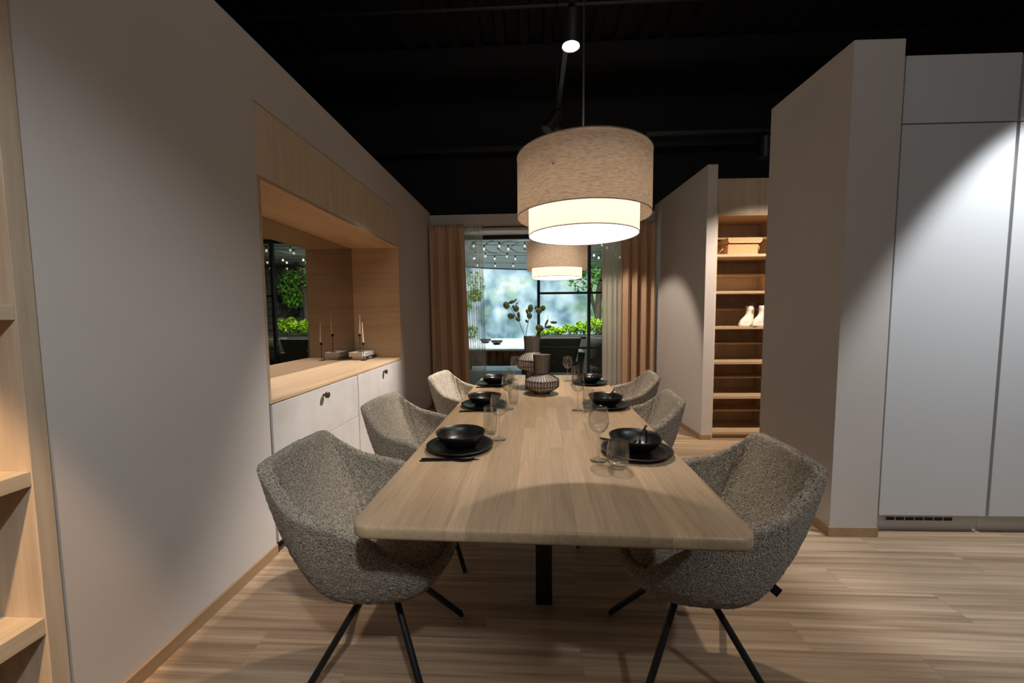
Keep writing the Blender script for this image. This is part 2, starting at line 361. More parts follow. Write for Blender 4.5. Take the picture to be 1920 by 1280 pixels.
# ---- floor with planks
fl = struct('floor', MB().box(-4.2, 6.2, -3.0, 5.74, -0.06, -0.0125), M['dark_gap'])
PW, PL = 0.165, 1.26
plank_cache = {}
r0 = 0
y = 0.45
while y < 5.30:
    off = (r0*0.43 + 0.17*rnd.random()) % PL
    x = XW - off
    while x < 3.6:
        a, b2 = max(x, XW), min(x+PL, 3.7)
        if b2-a > 0.03:
            key = round(b2-a, 3)
            if key not in plank_cache:
                h, w = (b2-a)/2-0.0002, PW/2-0.0002
                mb = MB().loops([[(-h,-w,-.012),(h,-w,-.012),(h,w,-.012),(-h,w,-.012)],[(-h,-w,-.0006),(h,-w,-.0006),(h,w,-.0006),(-h,w,-.0006)],
                                 [(-h+.0008,-w+.0008,0),(h-.0008,-w+.0008,0),(h-.0008,w-.0008,0),(-h+.0008,w-.0008,0)]], True, True, True)
                plank_cache[key] = mb.mesh('floor_plank', M['plank'])
            link('floor_plank', plank_cache[key], fl, ((a+b2)/2, y+PW/2, 0))
        x += PL
    y += PW; r0 += 1

# ---- left wall with bay and bookcase niche
mb = MB()
mb.box(XW-.62, XW, 1.018, 1.944, 0, 2.67).box(XW-.62, XW, 1.944, 4.047, 2.365, 2.67).box(XW-.62, XW, 4.047, 5.33, 0, 2.67)
mb.box(XW-.62, XW, -.6, 1.018, 2.45, 2.67).box(XW-.62, XW-.52, 1.944, 4.047, 0, 2.365).box(XW-.62, XW-.42, -.6, 1.018, 0, 2.45)
struct('wall_left', mb, M['wall'])
struct('baseboard_left', MB().box(XW, XW+.012, 1.018, 1.943, 0, .055), M['skirting'], bev=.002)
struct('baseboard_left', MB().box(XW, XW+.012, 4.048, 5.33, 0, .055), M['skirting'], bev=.002)
# ---- back wall with window opening
mb = MB()
mb.box(XW-.62, -1.02, 5.33, 5.74, 0, 2.64).box(-1.02, 1.60, 5.33, 5.74, 2.42, 2.64).box(1.60, 1.66, 5.33, 5.74, 0, 2.64)
struct('wall_back', mb, M['wall'])
# ---- right-hand partitions (the far one is slightly turned)
pr = struct('wall_right_far', MB().box(0, .097, 0, 1.42, 0, 2.715), M['wall'], loc=(1.712, 3.944, 0), rotz=.05)
struct('baseboard_right_far', MB().box(-.012, 0, -.012, 1.38, 0, .05).box(0, .097, -.012, 0, 0, .05), M['skirting'], loc=(1.712, 3.944, 0), rotz=.05)
struct('wall_right_near', MB().box(0, .262, 0, .69, 0, 2.71), M['wall'], loc=(1.704, 2.232, 0), rotz=.016)
struct('baseboard_right_near', MB().box(-.012, 0, -.012, .69, 0, .055).box(0, .262, -.012, 0, 0, .055), M['skirting'], loc=(1.704, 2.232, 0), rotz=.016)
# ---- dark hall around the set
struct('wall_hall_back', MB().box(-7, 7, 5.75, 5.85, 2.64, 5.0).box(1.80, 7, 5.75, 5.85, 0, 2.64).box(-7, XW-.6, 5.75, 5.85, 0, 2.64), M['black'])
struct('wall_hall_left', MB().box(-4.6, -4.5, -3, 5.75, 0, 5.0), M['black'])
struct('wall_hall_right', MB().box(6.4, 6.5, -3, 5.75, 0, 5.0), M['black'])
struct('trim_1', MB().box(-3.9, -3.45, 4.2, 4.65, 0, 4.6), M['black'])
mb = MB(); prof = []
x = -7.0
while x < 7:
    prof += [(x, 4.62), (x+.13, 4.62), (x+.16, 4.54), (x+.25, 4.54), (x+.28, 4.62)]; x += .28
mb.loops([[(px, yy, pz) for px, pz in prof] for yy in (-3, 5.75)], False)
struct('ceiling', mb, M['deck'])
struct('trim_2', MB().box(-7, 7, 4.95, 5.10, 4.30, 4.56), M['deck'])
struct('trim_3', MB().box(-7, 7, 5.55, 5.74, 3.55, 3.62), M['deck'])
struct('trim_4', MB().tube([(-7, 4.0, 4.3), (7, 4.05, 4.3)], .018, 8), M['steel_black'])

# ---- window set behind the back wall
YW = 5.66
win = tag(empty('window_1', (0, YW, 0)), kind='structure')
ob('window_frame', MB().box(-1.02, 1.60, -.03, .03, 2.36, 2.42).box(-1.02, -.97, -.03, .03, 0, 2.36).box(1.55, 1.60, -.03, .03, 0, 2.36).box(-.97, 1.55, -.03, .03, 0, .035), M['steel_black'], win)
for mx in (.10, .825):
    ob('mullion', MB().box(mx-.021, mx+.021, -.028, .028, .035, 2.36), M['steel_black'], win)
for a, b2 in ((.121, .804), (.846, 1.55)):
    for mz in (.79, 1.585):
        ob('glazing_bar', MB().box(a, b2, -.014, .014, mz-.016, mz+.016), M['steel_black'], win)
ob('pane', MB().box(-.97, .079, -.003, .003, .035, 2.36), M['pane'], win)
for a, b2 in ((.121, .804), (.846, 1.55)):
    for z0, z1 in ((.035, .774), (.806, 1.569), (1.601, 2.36)):
        ob('pane', MB().box(a, b2, -.003, .003, z0, z1), M['pane'], win)

# ================================================================== LEFT WALL FURNITURE
# ---- drawer units
def knob(parent, x, y, z):
    mb = MB(); prof = [(.009, 0), (.009, .018), (.020, .020), (.021, .024), (.021, .034), (.019, .036), (0, .0365)]
    L = [[(x+d, y+r*math.cos(2*PI*i/20), z+r*math.sin(2*PI*i/20)) for i in range(20)] for r, d in prof]
    mb.loops(L, True, True, False)
    return ob('knob', mb, M['bronze'], parent, auto=35)
for i, (y0, y1, nm) in enumerate(((1.965, 2.985, 'nearer'), (2.991, 4.043, 'farther'))):
    u = empty('drawer_unit', (XW, (y0+y1)/2, 0), 0, f'{nm} light grey drawer unit under the oak worktop of the wall niche', 'cabinet', 'grey drawer units in the niche')
    ob('carcass', MB().box(-.49, -.022, y0-(y0+y1)/2, y1-(y0+y1)/2, .048, .812), M['door_grey'], u)
    ob('plinth', MB().box(-.46, -.03, y0-(y0+y1)/2, y1-(y0+y1)/2, 0, .048), M['bronze'], u)
    for z0, z1 in ((.052, .486), (.4895, .812)):
        d = ob('drawer', MB().box(-.020, 0, y0+.0015-(y0+y1)/2, y1-.0015-(y0+y1)/2, z0, z1), M['door_grey'], u, bev=.0015)
        knob(d, 0, 0, z1-.052)
sp = empty('end_panel', (XW, 1.955, 0), 0, 'narrow grey end strip with black foot at left edge of drawers', 'panel')
ob('strip', MB().box(-.49, -.004, -.010, .003, .03, .82), M['door_grey'], sp, bev=.001)
ob('metal_edge', MB().box(-.004, .0, -.010, -.004, .03, .82), M['aluminium'], sp)
ob('foot', MB().box(-.03, .006, -.011, .004, 0, .03), M['steel_black'], sp, bev=.001)
wt = ob('worktop', MB().box(-.5, .001, -1.045, 1.045, .818, .838), M['oakY'], bev=.0015, loc=(XW, 2.996, 0))
tag(wt, 'pale oak worktop running the length of the wall niche', 'worktop')
nl = empty('niche_lining', (XW, 2.996, 0), 0, 'warm oak lining around the wall niche above the worktop', 'panelling')
ob('side_panel', MB().box(-.5, 0, 1.031, 1.050, .838, 1.985), M['oakX'], nl)
ob('side_panel', MB().box(-.5, 0, -1.050, -1.031, .838, 1.985), M['oakX'], nl)
ob('soffit', MB().box(-.5, -.003, -1.05, 1.05, 1.985, 1.999), M['oakY'], nl)
mr = ob('wall_mirror', MB().box(-.510, -.500, -1.031, 1.031, .838, 1.985), M['mirror'], loc=(XW, 2.996, 0))
tag(mr, 'large mirror covering the back of the oak wall niche', 'mirror')
names4 = ('first oak wall cabinet from the left above the niche', 'second oak wall cabinet from the left above the niche', 'third oak wall cabinet from the left above the niche', 'fourth and farthest oak wall cabinet above the niche')
for k in range(4):
    y0 = 1.946+k*.525; y1 = y0+.525
    u = empty('wall_cabinet', (XW, (y0+y1)/2, 2.0), 0, names4[k], 'cabinet', 'oak wall cabinets over the niche')
    ob('carcass', MB().box(-.49, -.022, -.262, .262, 0, .362), M['oakZ'], u)
    ob('door', MB().box(-.020, -.001, -.2612, .2612, .002, .360), M['oakZ'], u, bev=.001)
# ---- bookcase at the left edge
bc = empty('bookcase', (XW, .5, 0), 0, 'tall oak bookcase with thick shelves at the left edge', 'bookcase')
ob('upright', MB().box(-.40, .004, .472, .516, 0, 2.44), M['ashZ'], bc, bev=.0015)
ob('upright', MB().box(-.40, .004, -.62, -.576, 0, 2.44), M['ashZ'], bc, bev=.0015)
ob('back_panel', MB().box(-.412, -.40, -.62, .516, 0, 2.44), M['oakZ'], bc)
for z0, z1 in ((.0, .06), (.385, .435), (.820, .862), (1.28, 1.32), (1.74, 1.78), (2.40, 2.44)):
    ob('shelf', MB().box(-.40, 0, -.576, .472, z0, z1), M['ashY'], bc, bev=.0015)

# ================================================================== RIGHT SIDE FURNITURE
# ---- open shoe shelf behind the far partition
SX0, SX1 = 1.822, 2.52
sc = empty('shoe_cabinet', (SX0, 3.985, 0), .02, 'tall oak open shelf unit holding boots and a wicker box', 'shelf unit')
ww = SX1-SX0
ob('side_panel', MB().box(0, .018, 0, .46, 0, 2.59), M['oakZ'], sc)
ob('side_panel', MB().box(ww-.018, ww, 0, .46, 0, 2.59), M['oakZ'], sc)
ob('back_panel', MB().box(.018, ww-.018, .45, .46, 0, 2.59), M['oakZ'], sc)
ob('top_panel', MB().box(.018, ww-.018, -.002, .45, 2.235, 2.253), M['oakX'], sc)
ob('fascia', MB().box(.004, ww-.004, -.004, .014, 2.253, 2.59), M['ashZ'], sc)
ob('plinth', MB().box(.018, ww-.018, .03, .045, 0, .05), M['oakX'], sc)
for z in (.068, .437, .79, 1.144, 1.499, 1.862):
    ob('shelf', MB().box(.018, ww-.018, 0, .45, z-.026, z), M['oakX'], sc, bev=.001)
for z in (.246, .603, .966, 1.325, 1.686, 2.064):
    ob('set_back_shelf', MB().box(.018, ww-.018, .215, .45, z-.018, z), M['oakX'], sc, bev=.001)
# ---- white tall cabinets
for k, (x0, x1, lab) in enumerate(((.004, .593, 'white tall cabinet with vent grille beside the grey wall block'), (.611, 1.20, 'white tall cabinet cut by the right edge'))):
    u = empty('tall_cabinet', (1.992, 2.262, 0), .016, lab, 'cabinet', 'white tall cabinets')
    if k == 0:
        ob('filler_strip', MB().box(-.022, -.008, 0, .02, .10, 2.64), M['white_lacquer'], u)
        ob('filler_strip', MB().box(-.006, .001, .004, .02, .10, 2.64), M['white_lacquer'], u)
    ob('carcass', MB().box(x0-.003, x1+.013, .026, .60, .10, 2.635), M['white_lacquer'], u)
    ob('door', MB().box(x0, x1, -.002, .020, .112, 2.284), M['white_lacquer'], u, bev=.0015)
    ob('upper_door', MB().box(x0, x1, -.002, .020, 2.291, 2.638), M['white_lacquer'], u, bev=.0015)
    ob('plinth', MB().box(x0-(.024 if k == 0 else .003), x1+.013, .05, .065, 0, .10), M['white_lacquer'], u)
    if k == 0:
        g = ob('vent_grille', MB().box(.082, .474, .047, .050, .052, .084), M['white_lacquer'], u)
        for i in range(7):
            ob('slot', MB().box(.090+i*.0545, .090+i*.0545+.047, .0455, .0475, .058, .077), M['dark_gap'], g)

# ================================================================== TABLE
TX, TY, TR = .058, 2.115, -.0197
tb = empty('dining_table', (TX, TY, 0), TR, 'long oak stave dining table on black steel posts', 'table')
HX, HY, RC = .5, 1.215, .05
def sdf(x, y):
    qx, qy = abs(x)-HX+RC, abs(y)-HY+RC
    d = math.hypot(max(qx,0), max(qy,0))+min(max(qx,qy),0)-RC
    if qx > 0 and qy > 0:
        h = math.hypot(qx, qy); g = (qx/h*math.copysign(1,x), qy/h*math.copysign(1,y))
    elif qx > qy: g = (math.copysign(1,x), 0)
    else: g = (0, math.copysign(1,y))
    return d, g
outline = []
for cx, cy, a0 in ((HX-RC, HY-RC, 0), (-HX+RC, HY-RC, 90), (-HX+RC, -HY+RC, 180), (HX-RC, -HY+RC, 270)):
    for k in range(9):
        a = R_(a0+k*11.25); outline.append((cx+RC*math.cos(a), cy+RC*math.sin(a)))
def clip(poly, ax, lim, sgn):
    out = []
    for i in range(len(poly)):
        p, q = poly[i], poly[(i+1) % len(poly)]
        dp, dq = sgn*(lim-p[ax]), sgn*(lim-q[ax])
        if dp >= 0: out.append(p)
        if dp*dq < 0:
            t = dp/(dp-dq); out.append((p[0]+t*(q[0]-p[0]), p[1]+t*(q[1]-p[1])))
    return out
ZT, ZB = .76, .724
levels = [(.009, ZB), (.0035, ZB+.002), (.0008, ZB+.006), (0, ZB+.011), (0, ZT-.011), (.0008, ZT-.006), (.0035, ZT-.002), (.009, ZT)]
xs = [-HX]; 
while xs[-1] < HX-.03: xs.append(xs[-1]+rnd.uniform(.042, .068))
xs[-1] = HX
for i in range(len(xs)-1):
    yy = -HY
    while yy < HY-1e-4:
        y2 = yy+rnd.uniform(.35, .9)
        if HY-y2 < .2: y2 = HY
        poly = clip(clip(clip(clip(outline, 0, xs[i+1], 1), 0, xs[i], -1), 1, y2, 1), 1, yy, -1)
        if len(poly) > 2:
            cx, cy = (xs[i]+xs[i+1])/2, (yy+y2)/2
            L = []
            for ins, z in levels:
                l = []
                for px, py in poly:
                    d, g = sdf(px, py)
                    if d > -ins: px -= g[0]*(d+ins); py -= g[1]*(d+ins)
                    l.append((px-cx, py-cy, z))
                L.append(l)
            ob('stave', MB().loops(L, True, True, True), M['stave'], tb, loc=(cx, cy, 0), auto=40)
        yy = y2
for ly in (-.455, .455):
    ob('leg', MB().box(-.036, .036, ly-.03, ly+.03, 0, .718), M['steel_black'], tb, bev=.002)
ob('under_frame', MB().box(-.36, .36, -.50, -.41, .712, .724).box(-.36, .36, .41, .50, .712, .724).box(-.03, .03, -.41, .41, .70, .724), M['steel_black'], tb)

# ================================================================== CHAIRS
def cat(P, n):
    P = np.array(P, float); m = len(P); out = []
    for t in np.arange(n)*m/n:
        i = int(t); u = t-i
        a, b, c, d = P[(i-1) % m], P[i % m], P[(i+1) % m], P[(i+2) % m]
        out.append(.5*((2*b)+(c-a)*u+(2*a-5*b+4*c-d)*u*u+(3*b-a-3*c+d)*u**3))
    return np.array(out)
rim_h = [(.268,0,.462),(.258,.13,.464),(.222,.222,.490),(.125,.268,.575),(0,.280,.645),(-.12,.274,.676),(-.20,.254,.702),(-.275,.217,.758),(-.327,.186,.808),(-.338,.09,.816),(-.340,0,.818)]
bot_h = [(.135,0,.395),(.128,.08,.395),(.105,.135,.395),(.05,.165,.395),(-.01,.175,.395),(-.06,.175,.395),(-.105,.165,.395),(-.14,.140,.395),(-.160,.10,.395),(-.168,.05,.395),(-.170,0,.395)]
seat_h = [(.228,0,.455),(.218,.12,.455),(.185,.185,.455),(.11,.213,.46),(0,.220,.46),(-.08,.215,.46),(-.14,.196,.465),(-.172,.168,.465),(-.190,.125,.465),(-.200,.06,.465),(-.204,0,.465)]
seat_h = [(x*.86+.012 if x < .2 else x*.97, y*.84, z+.012) for x, y, z in seat_h]
def full(h): return h+[(x,-y,z) for x, y, z in h[-2:0:-1]]
NS = 280
rim, bot, sea = cat(full(rim_h), NS), cat(full(bot_h), NS), cat(full(seat_h), NS)
inw = -rim.copy(); inw[:, 0] += -.02; inw[:, 2] = 0; inw /= np.linalg.norm(inw, axis=1)[:, None]
crest = rim+inw*.022+np.array([0,0,.010]); inn = rim+inw*.044+np.array([0,0,-.004])
def fuzz(mb, amp=.0028, sc=95.):
    me = bpy.data.meshes.new('tmp'); me.from_pydata(mb.v, [], mb.f); me.update()
    bm = bmesh.new(); bm.from_mesh(me); bmesh.ops.recalc_face_normals(bm, faces=bm.faces); bm.normal_update()
    mb.v = [tuple(v.co+v.normal*(amp*noise.noise(v.co*sc)+.5*amp*noise.noise(v.co*sc*2.1))) for v in bm.verts]
    bm.free(); bpy.data.meshes.remove(me); return mb
outer = MB(); L = []
bez = lambda t, a, b, c: (1-t)**2*a+2*t*(1-t)*b+t*t*c
bz = .346
for k in (.2, .5, .8):
    q = (bot-.30*(rim-bot))*np.array([k,k,0]); q[:,2] = bz-.002*(1-k); L.append(q)
for t in np.linspace(0, 1, 60):
    q = bot+(rim-bot)*bez(t, -.30, .55, 1.); q[:,2] = bz+(rim[:,2]-bz)*bez(t, 0, .03, 1.); L.append(q)
for a in (.5, .9):
    q = rim+inw*(.022*a)+np.array([0,0,.010*math.sin(a*PI/2)]); L.append(q)
L.append(crest); L.append(crest+inw*.003-np.array([0,0,.007]))
outer.loops([list(map(tuple, l)) for l in L], True, True, False)
fuzz(outer)
def lining(i0, i1):
    idx = [i % NS for i in range(i0, i1+1)]
    L = []
    for v in np.linspace(0, 1, 46):
        a = crest+inw*.002-np.array([0,0,.004])
        if v < .12:
            t = v/.12; q = a+(inn-a)*t+np.array([0,0,.007*math.sin(t*PI)])
        else:
            t = (v-.12)/.88; q = inn+(sea-inn)*t; q = q-inw*(.018*math.sin(t*PI))
        q = q[idx].copy()
        # seam: the cloth dips at both ends of the panel
        n = len(idx); k = np.minimum(np.arange(n), n-1-np.arange(n)); dip = .007*np.exp(-(k/2.2)**2)
        q -= inw[idx]*dip[:, None]*1.0
        L.append([tuple(p) for p in q])
    return fuzz(MB().loops(L, False), .0030)
seat = MB(); L = []
cen = np.array([.015, 0, 0])
for s, dz in ((1.03,-.02),(1.02,.004),(.985,.020),(.92,.030),(.8,.037),(.65,.041),(.5,.043),(.35,.044),(.2,.045),(.06,.045)):
    q = cen+(sea-cen)*np.array([s,s,1]); q[:,2] = sea[:,2]+dz; L.append([tuple(p) for p in q])
seat.loops(L, True, False, True); fuzz(seat, .002)
h7 = int(NS*7.0/20)
chair = empty('dining_chair', (0,0,0))
CH = 'grey boucle armchair'
ob('outer_shell', outer, M['boucle'], chair, True)
ob('armrest', lining(0, h7), M['boucle'], chair, True)
ob('backrest', lining(h7, NS-h7), M['boucle'], chair, True)
ob('armrest', lining(NS-h7, NS), M['boucle'], chair, True)
ob('seat', seat, M['boucle'], chair, True)
for sx in (-1, 1):
    for sy in (-1, 1):
        a = Vector((sx*.035, sy*.035, .341)); b2 = Vector((sx*.225, sy*.225, .016))
        ob('leg', MB().tube([a, b2, b2+Vector((sx*.006, sy*.006, -.016))], [.0115, .0115, .009], 10), M['steel_black'], chair, auto=40)
ob('hub', MB().lathe([(.02,.330),(.055,.332),(.060,.336),(.060,.348),(0,.350)], 24), M['steel_black'], chair, auto=40)
tg = ob('care_tag', MB().box(-.0015, .0015, -.016, .016, -.012, .012), plain('black_label', (.012,.012,.012,1), .7), None)
CHP = [(-.540, 1.330, R_(-1.0), CH+' at near left corner of the table'), (-.544, 2.085, R_(-6), CH+' at the middle of the left side'), (-.435, 2.985, R_(-9), CH+' at far left, in front of brown curtain'),
       (.556, 1.358, R_(178.5), CH+' at near right corner, black tag on its shell'), (.500, 2.265, R_(173.5), CH+' at the middle of the right side'), (.622, 3.055, R_(175), CH+' at far right, darker, beside the right curtain')]
for i, (x, y, a, lab) in enumerate(CHP):
    if i == 0:
        c = chair; c.location = (x, y, 0); c.rotation_euler = (0, 0, a); tag(c, lab, 'chair', 'chairs around the dining table')
    else:
        c = dup(chair, (x, y, 0), a, lab)
    if i == 3:
        nv = Vector((-.63, .645, -.42)).normalized(); tv = nv.cross(Vector((.645, .63, .0))).normalized(); xv = tv.cross(nv)
        tg.parent = c; tg.matrix_local = Matrix.Translation(Vector((-.183, .186, .443))+nv*.008) @ Matrix((xv, tv, nv)).transposed().to_4x4()

# ================================================================== TABLEWARE
ZTT = .7601
plate_me = MB().lathe([(0,.0),(.075,0),(.08,.002),(.118,.013),(.131,.016),(.132,.0175),(.130,.019),(.116,.0165),(.085,.0075),(.08,.006),(0,.006)], 64).mesh('dinner_plate', M['ceramic_black'], True)
bowl_me = MB().lathe([(0,0),(.050,0),(.053,.002),(.075,.018),(.092,.040),(.0985,.054),(.0985,.0555),(.0965,.0555),(.090,.041),(.072,.020),(.050,.0075),(0,.006)], 64).mesh('soup_bowl', M['ceramic_black'], True)
glass_prof = [(.030,0),(.0305,.0015),(.014,.004),(.0055,.010),(.0042,.02),(.0040,.085),(.0048,.094),(.010,.100),(.022,.108),(.032,.122),(.0365,.138),(.0365,.150),(.034,.168),(.0295,.192),(.0288,.1935),(.0280,.192),(.0325,.168),(.0350,.150),(.0350,.138),(.0305,.123),(.021,.110),(.008,.1035),(0,.103)]
wine_me = MB().lathe(glass_prof, 48).mesh('wine_glass', M['glass'], True)
high_me = MB().lathe([(.0,0),(.022,0),(.0245,.003),(.0285,.04),(.0300,.085),(.0282,.121),(.0276,.122),(.0270,.121),(.0288,.085),(.0273,.04),(.0225,.010),(0,.008)], 48).mesh('tumbler', M['glass'], True)
low_me = MB().lathe([(.0,0),(.024,0),(.029,.004),(.0365,.024),(.0390,.048),(.0365,.075),(.0315,.095),(.0308,.096),(.0302,.095),(.0350,.075),(.0375,.048),(.0350,.025),(.027,.012),(0,.010)], 48).mesh('stemless_glass', M['glass'], True)
PLACES = [('near left', -.285, 1.485), ('middle left', -.275, 2.185), ('far left', -.285, 2.875), ('near right', .392, 1.450), ('middle right', .418, 2.185), ('far right', .432, 2.905)]
for nm, x, y in PLACES:
    o = link('dinner_plate', plate_me, None, (x, y, ZTT)); tag(o, f'flat matt black plate under the bowl at the {nm} seat', 'plate', 'black dinner plates')
    o = link('soup_bowl', bowl_me, None, (x, y+.015, ZTT+.0065)); tag(o, f'deep matt black bowl on the plate at the {nm} seat', 'bowl', 'black bowls on plates')
for nm, x, y in (('near left', -.139, 1.590), ('middle left', -.132, 2.115), ('far left', -.135, 3.05), ('near right', .236, 1.368), ('middle right', .248, 2.095), ('far right', .277, 3.015)):
    o = link('wine_glass', wine_me, None, (x, y, ZTT)); tag(o, f'clear stemmed wine glass beside the {nm} plate', 'glass', 'wine glasses on the table')
for nm, x, y in (('near left', -.184, 1.672), ('middle left', -.110, 2.245), ('far left', -.165, 2.93), ('middle right', .302, 2.075), ('far right', .335, 3.005)):
    o = link('tumbler', high_me, None, (x, y, ZTT)); tag(o, f'tall clear tumbler beside the {nm} plate', 'glass', 'tumblers on the table')
o = link('stemless_glass', low_me, None, (.291, 1.300, ZTT)); tag(o, 'low rounded stemless glass in front of the near right plate', 'glass')
# cutlery: lies along local +x
knife = MB().loops([[(x, s*w*.5, z) for s, z in ((-1,0),(1,0),(1,t),(-1,t))] for x, w, t in ((0,.009,.004),(.10,.008,.004),(.108,.012,.002),(.19,.012,.0015),(.212,.003,.001))], True, True, True).mesh('table_knife', M['cutlery'])
fk = MB().loops([[(x, s*w*.5, z+dz) for s, z in ((-1,0),(1,0),(1,t),(-1,t))] for x, w, t, dz in ((0,.008,.0035,0),(.12,.006,.003,.003),(.14,.020,.0022,.001),(.158,.023,.002,.0))], True, True, True)
for k in range(4):
    yy = -.0095+k*.00633
    fk.loops([[(x, yy+s*w*.5, z+dz) for s, z in ((-1,0),(1,0),(1,.0018),(-1,.0018))] for x, w, dz in ((.157,.004,0),(.185,.0035,.004),(.196,.002,.008))], True, True, True)
fork = fk.mesh('table_fork', M['cutlery'])
sp_ = MB(); L = []
for x, w, t, dz in ((0,.008,.0035,0),(.12,.006,.003,.002),(.135,.010,.003,.001),(.148,.026,.002,-.002),(.168,.036,.002,-.004),(.186,.030,.002,-.002),(.197,.010,.002,.001)):
    L.append([(x, s*w*.5, z+dz) for s, z in ((-1,.003),(0,0),(1,.003),(1,.003+t),(0,t),(-1,.003+t))])
spoon = sp_.loops(L, True, True, True).mesh('soup_spoon', M['cutlery'], True)
for nm, x, y in PLACES[:3]:
    o = link('table_knife', knife, None, (x-.118, y-.128, ZTT), R_(1)); tag(o, f'black knife lying in front of the {nm} plate', 'knife', 'black knives')
    o = link('table_fork', fork, None, (x-.120, y-.146, ZTT), R_(3)); tag(o, f'black fork lying in front of the {nm} plate', 'fork', 'black forks')
for nm, x, y in PLACES[3:]:
    o = link('table_fork', fork, None, (x+.085, y+.146, ZTT), R_(180)); tag(o, f'black fork lying behind the {nm} plate', 'fork', 'black forks')
    o = link('soup_spoon', spoon, None, (0, 0, 0)); tag(o, f'black spoon leaning out of the {nm} bowl', 'spoon', 'black spoons in bowls')
    h = Vector((.069, .094, .0625)); b2 = Vector((-.012, -.040, .022))
    d = (b2-h).normalized()
    o.matrix_world = Matrix.Translation(Vector((x, y+.015, ZTT+.0075))+h) @ d.to_track_quat('X', 'Z').to_matrix().to_4x4() @ Matrix.Diagonal((.82, 1, 1, 1))

# ---- ribbed vases
def vase(loc, prof, label, nrib):
    v = empty('ribbed_vase', loc, 0, label, 'vase', 'ribbed vases on the table')
    top = prof[-1]
    inner = [(r-.004, z) for r, z in prof[::-1] if z > prof[-1][1]*.72]
    ob('body', MB().lathe([(0, 0)]+prof+inner+[(0, inner[-1][1]-.002)], 64, cap0=False), M['vase'], v, auto=35)
    mb = MB()
    for k in range(nrib):
        a = 2*PI*k/nrib
        mb.tube([((r+.0008)*math.cos(a), (r+.0008)*math.sin(a), z) for r, z in prof], .0022, 5)
    tag(ob('ribs', mb, M['vase_rib'], v, True), kind='stuff')
    mb = MB()
    for r, z in [p for i, p in enumerate(prof) if p in RING]:
        mb.lathe([(r+.0025*math.cos(q*PI/3), z+.0025*math.sin(q*PI/3)) for q in range(7)], 64, cap0=False)
    ob('bands', mb, M['vase_rib'], v, True)
    return v
p1 = [(.048,.0),(.050,.003),(.050,.012),(.062,.020),(.092,.036),(.108,.048),(.110,.056),(.110,.090),(.107,.098),(.085,.112),(.060,.126),(.050,.136),(.051,.20),(.055,.258)]
p2 = [(.046,.0),(.048,.004),(.046,.060),(.047,.118),(.060,.130),(.088,.142),(.102,.152),(.104,.160),(.104,.205),(.100,.214),(.080,.234),(.062,.252),(.053,.262),(.054,.30),(.057,.368)]
RING = {(.050,.012), (.110,.056), (.110,.090), (.050,.136), (.055,.258), (.048,.004), (.104,.160), (.104,.205), (.053,.262), (.057,.368)}
vase((.066, 2.535, ZTT), p1, 'shorter taupe vase with black ribs nearer the camera', 34)
VX, VY = .002, 2.725
vase((VX, VY, ZTT), p2, 'taller black ribbed vase holding eucalyptus, behind the shorter one', 34)
# eucalyptus: picture-plane layout at the vase's depth, with depth scatter
def eup(cx, cy, dy=0):
    px, py = 940+cx/8, 540+cy/8
    Y = VY+dy
    return Vector(((px-996.5)/725*Y*1.0, Y, 1.285-(py-588.5)/725*Y))
def leaf_obj(parent, c, w, h, ang, tilt):
    n = 14; mb = MB(); pts = [(0, 0, -.002)]
    for k in range(n):
        a = 2*PI*k/n; r = 1-.12*math.cos(a-PI/2)**3
        pts.append((w/2*r*math.cos(a), h/2*r*math.sin(a), .004*abs(math.cos(a))))
    mb.add(pts, [(0, 1+k, 1+(k+1) % n) for k in range(n)])
    o = ob('leaf', mb, M['leaf'], parent, True)
    o.modifiers.new('thick', 'SOLIDIFY').thickness = .0006
    o.matrix_world = Matrix.Translation(c) @ Matrix.Rotation(tilt, 4, 'Z') @ Matrix.Rotation(R_(90), 4, 'X') @ Matrix.Rotation(ang, 4, 'Z')
def sprig(label, path, leaves):
    e = empty('eucalyptus_sprig', (0,0,0), 0, label, 'sprig', 'eucalyptus sprigs in the tall vase')
    P = [Vector((VX+path[0][2], VY, ZTT+.22))]+[eup(x, y, d) for x, y, d in path]
    ob('stem', MB().tube(P, [.0022]*(len(P)-1)+[.0012], 6), M['stem'], e, True)
    sc = VY/725/8
    for cx, cy, w, h, ang, dy in leaves:
        leaf_obj(e, eup(cx, cy, dy), w*sc, h*sc, R_(ang), rnd.uniform(-.35, .35))
sprig('eucalyptus sprig leaning left out of the tall vase', [(345,715,0),(300,600,.0),(262,505,.01),(205,410,.0),(158,330,-.01),(125,262,-.01),(95,235,0)],
      [(72,250,95,118,20,-.01),(150,205,90,52,20,.01),(205,185,26,80,-40,0),(215,300,96,100,0,-.012),(145,412,118,88,-15,-.01),(258,400,48,118,8,.012),(248,462,84,62,-35,.0),(232,232,20,60,-35,0),(172,270,22,50,-30,.01)])
sprig('eucalyptus sprig standing upright in the tall vase', [(362,715,0),(380,600,0),(405,480,.005),(425,400,0),(433,300,0)],
      [(435,298,84,128,-6,-.01),(420,410,86,96,4,-.012),(385,352,40,92,18,.01),(376,492,36,60,40,0)])
sprig('eucalyptus sprig leaning right out of the tall vase', [(520,715,.01),(548,650,.01),(562,580,0),(565,450,0),(560,350,0),(560,315,0)],
      [(560,336,98,84,0,-.01),(620,298,82,88,-15,-.012),(512,287,34,64,-20,.01),(568,594,126,104,-25,-.014)])
sprig('low eucalyptus sprig reaching furthest right', [(545,715,.02),(600,640,.03),(648,595,.03),(668,540,.03),(690,480,.03),(693,410,.03)],
      [(675,515,34,120,-25,.03),(700,580,100,48,12,.02),(780,513,106,44,-4,.03),(655,575,22,50,10,.02)])

